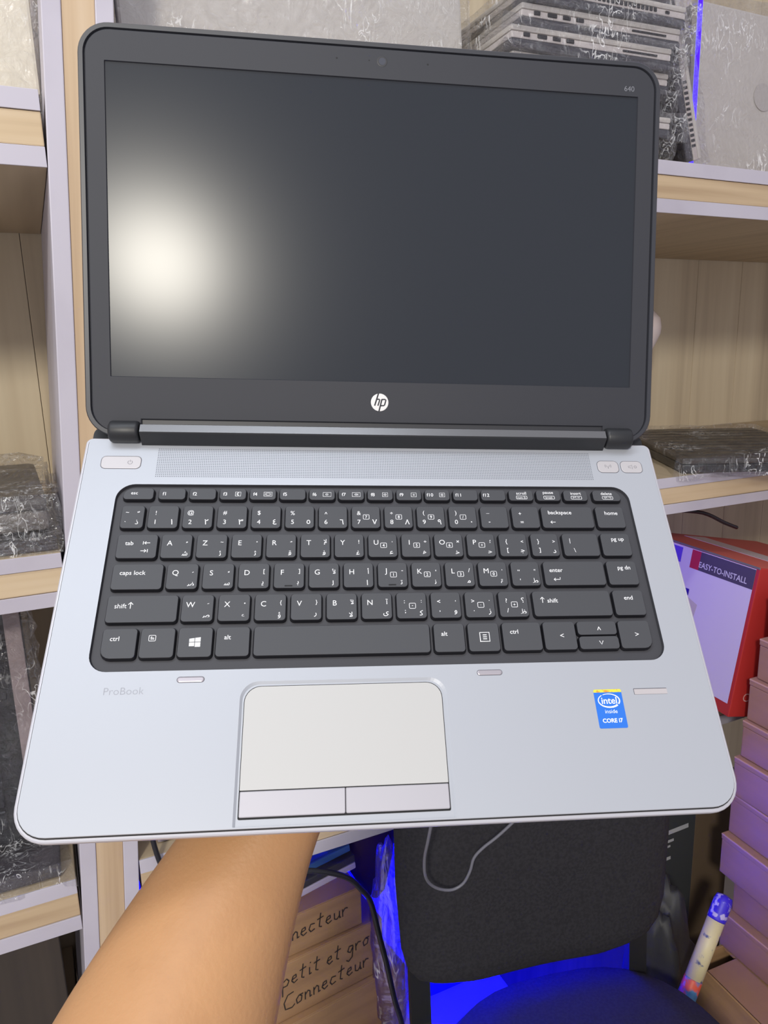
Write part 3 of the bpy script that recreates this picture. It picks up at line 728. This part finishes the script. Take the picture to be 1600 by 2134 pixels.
# middle shelf, left
mw = T(-.352, .797, 1.178) @ rotz(2)
lb = empty('wrapped_laptop', 'thick grey laptop bundled in crumpled film on the middle shelf, left of the upright', 'laptop', mw)
bevbox('base_case', 0, .35, 0, .27, 0, .02, mat('grey_case', (112, 106, 102), .5), lb, .006)
bevbox('lid', 0, .35, 0, .27, .0205, .032, mat('grey_lid', (96, 92, 90), .45), lb, .006)
wrap('plastic_wrap', -.006, .358, -.012, .278, -.001, .037, lb, .010, 14, 51, freq=22, m=film('crumpled_film', (255, 255, 255), .16, .16, 48, 1.0, .36, .56))
mw = T(-.36, .792, 1.1622) @ rotz(0)
lb = empty('wrapped_laptop', 'thin dark laptop in film lying beneath the thick grey bundle', 'laptop', mw)
bevbox('base_case', 0, .362, 0, .25, 0, .0055, M_darkcase, lb, .0015)
bevbox('lid', 0, .362, 0, .25, .006, .011, M_darkcase, lb, .0015)
wrap('plastic_wrap', -.004, .3655, -.006, .255, -.0008, .0138, lb, .004, 10, 52, m=MATS['crumpled_film'])

# lower shelf, left: black packs with glints, the far bundle of things right of the upright
mw = T(-.32, .79, .8135)
lb = empty('wrapped_pack', 'flat dark pack in glossy film at the front of the lower left shelf', 'pack', mw)
bevbox('tray', 0, .285, 0, .22, 0, .014, mat('pack_grey', (70, 66, 72), .5), lb, .003)
wrap('plastic_wrap', -.004, .292, -.006, .226, -.001, .020, lb, .008, 12, 61)
mw = T(-.36, .835, .8360) @ Matrix.Rotation(math.radians(-5), 4, 'X')
lb = empty('wrapped_pack', 'black keyboard pack in glinting film standing on the flat dark pack', 'pack', mw)
bevbox('backing', 0, .318, .004, .03, 0, .262, mat('pack_black', (30, 30, 36), .4), lb, .003)
for r0 in range(9):
    for c0 in range(11): bevbox('keycap', .02 + c0 * .024, .04 + c0 * .024, -.001, .004, .02 + r0 * .024, .04 + r0 * .024, mat('pack_key', (36, 36, 44), .35), lb, .001, 1)
bevbox('side_strip', .302, .3175, .0005, .0042, .0, .262, mat('pack_strip', (150, 136, 138), .5), lb, .001)
wrap('plastic_wrap', -.004, .324, -.008, .034, -.001, .268, lb, .012, 16, 62, freq=40)

# right of the upright on the lower shelf
ob = bevbox('grey_board', .062, .30, .80, 1.02, .8130, .828, mat('board_grey', (150, 142, 152), .6), None, .003)
tag(ob, 'flat grey plastic board lying on the lower shelf beside the arm', 'board')
ob = empty('power_adapter', 'small white power adapter lying on the grey board beside the arm', 'adapter', T(.100, .86, .8292) @ rotz(25))
bevbox('body', 0, .07, 0, .045, 0, .028, mat('adapter_white', (212, 208, 200), .4), ob, .005)
bevbox('plug_face', .069, .073, .008, .037, .006, .022, mat('adapter_grey', (160, 156, 150), .4), ob, .001)
b = MB(); b.cable([(.052, .776, .90), (.054, .774, .86), (.058, .774, .82), (.068, .772, .78), (.085, .772, .74), (.09, .772, .70), (.088, .775, .62), (.08, .785, .50), (.078, .80, .40), (.09, .85, .3935)], .0028)
tag(b.build('power_cable', mat('cord_black', (26, 26, 34), .4), None, True), 'short black cord hanging over the shelf edge just right of the upright', 'cord')

# ------------------------------------------------------------------ lower right: boxes, chair, tube
# printed red and white carton leaning against the stack
TX, TYy, BZ = .837, .712, .8135
mw = T(TX + .004, TYy, BZ) @ Matrix.Rotation(math.radians(10.6), 4, 'Y') @ rotz(-6)
rb = empty('printed_carton', 'red and white printed carton marked for easy installation on the lower shelf at right', 'box', mw)
H = .222; D = .27; Wd = .26
bevbox('carton_body', 0, Wd, 0, D, 0, H, mat('carton_red', (176, 44, 40), .5), rb, .0015)
MF = Matrix(((0, 0, -1, 0), (-1, 0, 0, D), (0, 1, 0, 0), (0, 0, 0, 1)))   # local plane: x runs from back to front, y up
def fp(mb, name, m): return mb.build(name, m, rb, False, 1, T(-.0004, 0, 0) @ MF, recalc=False)
fp(MB().add([(0, .018, 0), (D - .006, .018, 0), (D - .006, H - .003, 0), (0, H - .003, 0)], [(0, 1, 2, 3)]), 'white_panel', mat('carton_white', (206, 196, 216), .5))
z = .0002
fp(MB().add([(D - .118, H - .033, z), (D - .006, H - .033, z), (D - .006, H - .004, z), (D - .118, H - .004, z)], [(0, 1, 2, 3)]), 'title_band', mat('carton_grey', (74, 68, 82), .5))
fp(MB().add([(D - .138, H - .033, z), (D - .118, H - .033, z), (D - .118, H - .004, z), (D - .138, H - .004, z)], [(0, 1, 2, 3)]), 'red_tab', mat('carton_tab', (180, 40, 60), .5))
fp(MB().text('EASY-TO-INSTALL', .0125, D - .068, H - .0235, .0004, .01), 'title_print', mat('carton_title', (206, 200, 214), .5))
fp(MB().add([(D - .185, H - .030, z), (D - .160, H - .030, z), (D - .160, H - .006, z), (D - .185, H - .006, z)], [(0, 1, 2, 3)]), 'violet_square', mat('carton_violet', (96, 70, 200), .5))
fp(MB().add([(D - .16, .06, z), (D - .115, .06, z), (D - .105, H - .085, z), (D - .14, H - .075, z), (D - .18, H - .07, z)], [(0, 1, 2, 3, 4)]), 'product_photo', mat('carton_photo', (190, 178, 176), .5))
fp(MB().add([(D - .20, H - .080, z * 2), (D - .128, H - .076, z * 2), (D - .128, H - .066, z * 2), (D - .20, H - .066, z * 2)], [(0, 1, 2, 3)]), 'photo_dark_band', mat('carton_navy', (44, 20, 150), .4))
fp(MB().add([(D - .16, .085, z * 2), (D - .146, .085, z * 2), (D - .132, H - .082, z * 2), (D - .15, H - .080, z * 2)], [(0, 1, 2, 3)]), 'photo_pole', mat('carton_pole', (110, 104, 108), .5))
fp(MB().ribbon([(D - .15, .055), (D - .075, .046), (D - .072, .020)], .0009, z), 'outline_drawing', mat('carton_line', (86, 70, 110), .5))
rb2 = MB().text('CE', .018, .03, .03, 0).build('approval_mark', mat('carton_pale', (214, 160, 158), .5), rb, mw=Matrix(((1, 0, 0, 0), (0, 0, -1, -.0006), (0, 1, 0, 0), (0, 0, 0, 1))), recalc=False)
bevbox('top_edge', -.0008, .001, 0, D, H - .0025, H + .0006, mat('carton_edge', (110, 106, 104), .6), rb, .0004, 1)
bevbox('top_label', .075, .12, .02, D - .02, H + .0002, H + .0008, mat('carton_top_label', (196, 180, 176), .6), rb, 0)
bevbox('top_face', .002, Wd - .002, .002, D - .002, H - .0005, H + .0002, mat('carton_salmon', (206, 100, 88), .5), rb, 0)

# stack of flat cardboard boxes
zs = [.436, .497, .563, .630, .696, .758, .816, .880, .941, 1.002]
sn = ['lowest flat cardboard box of the tall stack at the right edge', 'second flat box from the bottom of the tall cardboard stack', 'third flat box from the bottom of the tall cardboard stack', 'fourth flat box from the bottom of the tall cardboard stack', 'fifth flat box from the bottom of the tall cardboard stack',
      'sixth flat box from the bottom of the tall cardboard stack', 'seventh flat box from the bottom of the tall cardboard stack', 'second flat box from the top of the tall cardboard stack', 'topmost flat cardboard box of the tall stack at the right edge']
random.seed(2)
for i in range(9):
    z0, z1 = zs[i], zs[i + 1]; h = z1 - z0 - .0012
    xo = .845 + [.0, .012, -.006, .004, 0, .006, .010, .016, .028][i]; yo = .700 - [.0, .008, -.006, -.004, 0, .004, .006, .012, .014][i]
    bx = empty('cardboard_box', sn[i], 'box', T(xo, yo, z0) @ rotz(-2 + random.uniform(-1.5, 1.5)), 'flat cardboard boxes stacked at the right')
    w, d = .26, .36
    bevbox('tray', .0015, w, -d, -.0015, 0, h - .010, M_card2, bx, .0015)
    bevbox('lid', .0008, w + .0005, -d - .0005, -.001, h - .0095, h, M_card2, bx, .0012)
    bevbox('lid_lip', .0002, .0014, -d, -.001, h - .0030, h - .0004, mat('card_edge', (192, 150, 138), .8), bx, .0006, 1)
# open carton under the stack
oc = empty('open_carton', 'open cardboard carton with a folded flap at the foot of the box stack', 'box', T(.790, .700, .0) @ rotz(-3))
h = .4335; w = .36; d = .42
bevbox('front_side', 0, .004, -d, 0, 0, h, M_card, oc, .0005, 1)
bevbox('far_side', 0.0045, w, -.004, 0, 0, h, M_card, oc, .0005, 1)
bevbox('near_side', .0045, w, -d, -d + .004, 0, h, M_card, oc, .0005, 1)
bevbox('right_side', w - .004, w, -d + .0045, -.0045, 0, h, M_card, oc, .0005, 1)
bevbox('floor_sheet', .0045, w - .0045, -d + .0045, -.0045, 0, .004, M_card, oc, 0)
bevbox('flap', .002, .060, -d, -.03, h - .0035, h, M_card2, oc, .0005, 1, mw=Matrix.Rotation(0, 4, 'Y'))
bevbox('inner_flap', .0605, w - .0045, -d + .0045, -.0045, h - .006, h - .002, M_card, oc, .0005, 1)

# patterned tube leaning between stack and chair
P1, P2 = Vector((.797, .656, .565)), Vector((.716, .640, .440))
ax = (P1 - P2); L = ax.length; q = ax.to_track_quat('Z', 'Y').to_matrix().to_4x4()
P2b = P2 - ax.normalized() * .35
tb = empty('paper_tube', 'patterned cream and blue tube leaning against the cardboard boxes beside the chair', 'tube', Matrix.Translation(P2) @ q)
def speck(name, base, c2, sc, lo, hi): return mat(name, base, .45, noise_mix=(c2, sc, (1, 1, 1), lo, hi))
MB().lathe([(.0125, .03), (.0125, L - .022)], 24).build('cream_sleeve', speck('tube_cream', (214, 202, 160), (90, 96, 140), 60, .58, .64), tb, True)
MB().lathe([(.0128, -.010), (.013, -.008), (.013, .032), (.0126, .034)], 24).build('blue_red_band', speck('tube_band', (70, 130, 180), (214, 84, 62), 34, .46, .52), tb, True)
MB().lathe([(.0129, L - .03), (.0131, L - .028), (.0131, L - .004), (.011, L + .004), (.004, L + .006)], 24).build('blue_cap', speck('tube_cap', (60, 40, 210), (190, 180, 230), 90, .56, .62), tb, True)
MB().lathe([(.0118, -.022), (.0122, -.012)], 16).build('lower_sleeve', speck('tube_low', (60, 110, 160), (220, 220, 220), 70, .6, .64), tb, True)

# dark carton with pale print, and a dark bag, behind the chair
dc = empty('dark_carton', 'dark grey carton with pale printed lines standing right of the chair back', 'box', T(.786, .800, .0) @ rotz(-5))
bevbox('carton_body', 0, .095, 0, .20, 0, .66, mat('dark_carton_grey', (58, 60, 62), .45), dc, .002)
bevbox('brown_edge', .0955, .17, .002, .2, 0, .66, mat('brown_carton', (96, 80, 62), .6), dc, .002)
dfm = Matrix(((1, 0, 0, 0), (0, 0, -1, -.0006), (0, 1, 0, 0), (0, 0, 0, 1)))
b = MB()
for x0_, y0_, x1_, y1_, w_ in ((.026, .574, .080, .579, .008), (.028, .558, .052, .560, .005), (.028, .548, .046, .550, .004), (.029, .526, .048, .528, .006), (.030, .507, .037, .508, .006)): b.ribbon([(x0_, y0_), (x1_, y1_)], w_, 0)
b.build('printed_lines', mat('pale_print', (170, 170, 172), .6), dc, mw=dfm, recalc=False)
def blob(name, loc, sx, sy, sz, m, amp, seed, n=3):
    bm = bmesh.new(); bmesh.ops.create_icosphere(bm, subdivisions=n + 1, radius=1)
    for v in bm.verts:
        d = 1 + amp * noise.noise(v.co * 2.2 + Vector((seed, seed, 0))) + amp * .5 * noise.noise(v.co * 5 + Vector((seed, 0, 0)))
        p = v.co * d; v.co = (p.x * sx, p.y * sy, max(p.z, -.8) * sz)
    me = bpy.data.meshes.new(name); bm.to_mesh(me); bm.free(); me.materials.append(m)
    me.polygons.foreach_set('use_smooth', [True] * len(me.polygons))
    o = link(name, me); o.location = loc; return o
o = blob('dark_bag', (.735, .715, .245), .066, .062, .305, mat('bag_black', (44, 44, 46), .55), .22, 4)
tag(o, 'slumped black bag between the chair back and the cardboard stack', 'bag')

# handwritten cardboard boxes on the bottom shelf
STROKE = {'p': [[(0, .5), (.05, -.55)], [(.02, .35), (.25, .5), (.4, .3), (.3, .05), (.05, .05)]], 'e': [[(.05, .25), (.32, .32), (.3, .5), (.12, .45), (.05, .2), (.2, 0), (.42, .12)]],
          't': [[(.2, .95), (.15, .1), (.32, .02)], [(0, .6), (.4, .66)]], 'i': [[(.1, .5), (.12, .02), (.25, .08)], [(.12, .75), (.16, .8)]], 'g': [[(.4, .45), (.15, .5), (.05, .2), (.25, .05), (.4, .42), (.38, -.3), (.15, -.5), (0, -.35)]],
          'r': [[(.05, .5), (.1, 0)], [(.08, .3), (.22, .5), (.4, .45)]], 'o': [[(.2, .5), (.05, .3), (.12, .02), (.35, .08), (.38, .38), (.2, .5), (.45, .5)]], 's': [[(.35, .5), (.1, .42), (.3, .2), (.25, .02), (.02, .05)]],
          'c': [[(.38, .45), (.12, .5), (.03, .22), (.15, .02), (.4, .1)]], 'n': [[(.05, .5), (.08, 0)], [(.07, .3), (.22, .5), (.34, .4), (.36, .02), (.48, .08)]], 'u': [[(.05, .5), (.08, .1), (.25, .02), (.38, .2), (.38, .5)], [(.38, .3), (.42, .02), (.5, .06)]],
          'C': [[(.55, .9), (.2, .85), (.0, .45), (.1, .02), (.5, -.05), (.65, .1)]], '_': [[(0, -.2), (.5, -.18)]]}
def hand(b, word, x, y, s, slant, w, z):
    for ch in word:
        if ch == ' ': x += .3 * s; continue
        for st in STROKE[ch]:
            P = []
            for k in range(len(st) - 1):      # smooth a little
                (ax, ay), (bx_, by) = st[k], st[k + 1]
                for t in (0, .33, .66): P.append((ax + (bx_ - ax) * t, ay + (by - ay) * t))
            P.append(st[-1])
            b.ribbon([(x + px * s + py * .1 * s, y + py * s + (px * s) * slant) for px, py in P], w, z)
        x += (.68 if ch == 'C' else .36 if ch == 'i' else .52) * s; y += .5 * s * slant
M_ink = mat('marker_ink', (48, 42, 40), .6)
FR = Matrix(((1, 0, 0, 0), (0, 0, -1, -.0006), (0, 1, 0, 0), (0, 0, 0, 1)))
bs = [('cardboard_box', 'lowest of the three cardboard boxes piled under the lower shelf left of the chair', .120, .385, .815, .3915, .472, 8, []),
      ('cardboard_box', 'cardboard box with two handwritten lines about small and large connectors', .110, .352, .826, .4735, .560, 7, [('petit et gros', .088, .052, .0235), ('Connecteur', .088, .017, .0245)]),
      ('cardboard_box', 'upper cardboard box with one handwritten word, under the blue folder', .105, .322, .834, .5615, .620, 6, [('connecteur', .075, .022, .0235)])]
for nm, lb, x0, x1, y0, z0, z1, rz, wr in bs:
    bx = empty(nm, lb, 'box', T(x0, y0, z0) @ rotz(rz), 'cardboard boxes under the lower shelf')
    w, h = x1 - x0, z1 - z0
    bevbox('carton_body', 0, w, 0, .26, 0, h, M_card, bx, .002)
    bevbox('top_flap', .002, w - .002, .001, .13, h - .0005, h + .001, M_card, bx, .0004, 1)
    bevbox('top_flap', .002, w - .002, .1305, .259, h - .0005, h + .001, M_card, bx, .0004, 1)
    if wr:
        b = MB()
        for word, x, y, s in wr: hand(b, word, x, y, s, .03, .0016, 0)
        b.build('handwriting', M_ink, bx, mw=FR, recalc=False)
# folder and dark laptop on top of them
fd = empty('dark_laptop', 'dark closed laptop with a pale edge lying tilted on the handwritten boxes', 'laptop', T(.115, .842, .6232) @ rotz(9) @ Matrix.Rotation(math.radians(-4), 4, 'Y'))
bevbox('base_case', 0, .21, 0, .24, 0, .010, mat('pale_edge', (190, 180, 206), .5), fd, .002)
bevbox('lid', 0, .21, 0, .24, .0105, .022, M_darkcase, fd, .002)
fo = empty('plastic_folder', 'shiny blue plastic folder lying on the dark closed laptop', 'folder', T(.118, .855, .6475) @ rotz(8) @ Matrix.Rotation(math.radians(-4), 4, 'Y'))
bevbox('cover', 0, .20, 0, .22, 0, .012, mat('folder_blue', (40, 66, 120), .25), fo, .003)
bevbox('spine', -.001, .201, -.0015, .003, .001, .011, mat('folder_spine', (60, 96, 150), .25), fo, .001)
o = blob('plastic_bag', (.352, .835, .53), .024, .03, .155, film('violet_film', (200, 190, 255), .35, .3, 20, .7), .3, 9)
tag(o, 'crumpled translucent bag hanging between the cardboard boxes and the chair', 'bag')
b = MB(); b.cable([(.16, .790, .735), (.20, .776, .742), (.233, .77, .737), (.269, .768, .717), (.288, .768, .692), (.300, .768, .668), (.310, .768, .614), (.319, .768, .566), (.328, .768, .51), (.338, .768, .464), (.345, .768, .40), (.35, .768, .2), (.36, .75, .01)], .0035)
tag(b.build('black_cable', MATS['cord_black'], None, True), 'long black cable curving down in front of the handwritten boxes', 'cable')
b = MB(); rings = []
for zz, ra, rb_, dx in ((.7515, .052, .010, 0), (.735, .058, .020, 0), (.69, .056, .026, .004), (.64, .046, .026, .010), (.59, .032, .022, .016), (.55, .018, .015, .020), (.535, .006, .006, .021)):
    rings.append([(.350 + dx + ra * math.cos(2 * math.pi * i / 28) * (1 + .06 * math.sin(5 * i)), .93 + rb_ * math.sin(2 * math.pi * i / 28), zz) for i in range(28)])
b.loft(rings); o = b.build('cloth_bag', mat('violet_cloth', (52, 26, 74), .8), None, True); tag(o, 'dark violet cloth bag hanging under the lower shelf just left of the chair', 'bag')
# added sheet at the back of the bottom bay, blue light painted into its colour
o = bevbox('blue_light_sheet', .05, .755, 1.205, 1.218, .0, .745, mat('blue_light_paint', (30, 30, 235), .6), None, .001); tag(o, 'added sheet with painted blue light at the back of the bottom bay behind the chair', 'sheet')

# office chair
ch = empty('office_chair', 'black fabric office chair pushed up against the shelves below the laptop', 'chair', T(.450, .482, 0.018) @ rotz(-12.5))
M_fab = mat('chair_fabric', (40, 39, 44), .85, noise_mix=((30, 29, 34), 260, (1, 1, 1), .4, .6)); M_frame = mat('chair_frame', (30, 30, 33), .5)
def superell(a, bb, n, z, k=40, cx=0, cy=0):
    out = []
    for i in range(k):
        t = 2 * math.pi * i / k; c, s = math.cos(t), math.sin(t)
        out.append((cx + a * math.copysign(abs(c) ** (2 / n), c), cy + bb * math.copysign(abs(s) ** (2 / n), s), z))
    return out
b = MB(); b.loft([superell(.165, .205, 2.8, .418, cx=.03, cy=.01), superell(.195, .240, 2.8, .435, cx=.03, cy=.01), superell(.20, .245, 2.8, .465, cx=.03, cy=.01), superell(.185, .23, 2.8, .490, cx=.03, cy=.01), superell(.14, .18, 2.8, .500, cx=.03, cy=.01), superell(.05, .05, 2.5, .502, cx=.03)])
b.build('seat', M_fab, ch, True)
# backrest: curved pad
loops = []; NB = 28
prof = [(.548, .135), (.551, .165), (.560, .188), (.578, .204), (.61, .213), (.70, .218), (.80, .217), (.90, .208), (.97, .19), (.995, .16), (1.0, .10)]
b = MB()
for z, hw in prof:
    yb = .206 + .045 * (z - .54)
    th = .018 if .555 < z < .985 else .012
    hw *= .84; fr = [(hw * (2 * i / NB - 1), yb + .008 * (1 - (2 * i / NB - 1) ** 2) - th * (1 - abs(2 * i / NB - 1) ** 6) - .001, z) for i in range(NB + 1)]
    bk = [(hw * (1 - 2 * i / NB), yb + .008 * (1 - (2 * i / NB - 1) ** 2) + th * .7 * (1 - abs(2 * i / NB - 1) ** 6) + .001, z) for i in range(NB + 1)]
    loops.append(fr + bk)
b.loft(loops); b.build('backrest', M_fab, ch, True)
b = MB(); b.loft([[(x0, y, z) for x0, y in ((-.166, yy - .006), (-.140, yy - .006), (-.140, yy + .008), (-.166, yy + .008))] for z, yy in ((.40, .20), (.48, .224), (.60, .232), (.66, .234))]); b.build('back_support', M_frame, ch)
b = MB(); b.loft([[(x0, y, z) for x0, y in ((.140, yy - .006), (.166, yy - .006), (.166, yy + .008), (.140, yy + .008))] for z, yy in ((.40, .20), (.48, .224), (.60, .232), (.66, .234))]); b.build('back_support', M_frame, ch)
b = MB().box(-.2, .2, -.12, .21, .395, .416); b.build('seat_plate', M_frame, ch)
MB().lathe([(.028, .09), (.028, .25), (.018, .26), (.018, .397)], 20).build('gas_column', mat('chair_steel', (90, 90, 94), .3, .8), ch, True)
for i in range(5):
    t = math.radians(72 * i + 20); c, s = math.cos(t), math.sin(t)
    b = MB(); b.tube([(c * .02, s * .02, .105), (c * .15, s * .15, .09), (c * .27, s * .27, .07)], [.022, .018, .013], 10); lg_ = b.build('base_leg', M_frame, ch, True)
    b = MB(); b.tube([(c * .27 - s * .02, s * .27 + c * .02, .027), (c * .27 + s * .02, s * .27 - c * .02, .027)], .0265, 16); b.build('caster', M_frame, ch, True)
b = MB(); b.cable([(.324, .640, .86), (.325, .655, .82), (.327, .668, .79), (.331, .676, .762), (.340, .682, .742), (.354, .684, .728), (.370, .683, .722), (.383, .680, .728), (.390, .676, .745), (.394, .674, .762), (.404, .670, .775), (.424, .662, .793), (.46, .65, .83), (.50, .645, .87)], .0018)
tag(b.build('thin_cable', mat('cable_grey', (112, 112, 122), .4), None, True), 'thin grey cable hanging in a loop over the chair back', 'cable')
# dark cable under the middle shelf above the red carton
b = MB(); b.cable([(.80, .86, 1.105), (.84, .85, 1.095), (.90, .84, 1.085), (.96, .85, 1.06), (1.0, .86, 1.045)], .003)
tag(b.build('thin_cable', MATS['cord_black'], None, True), 'dark cable sagging under the middle shelf above the red carton', 'cable')
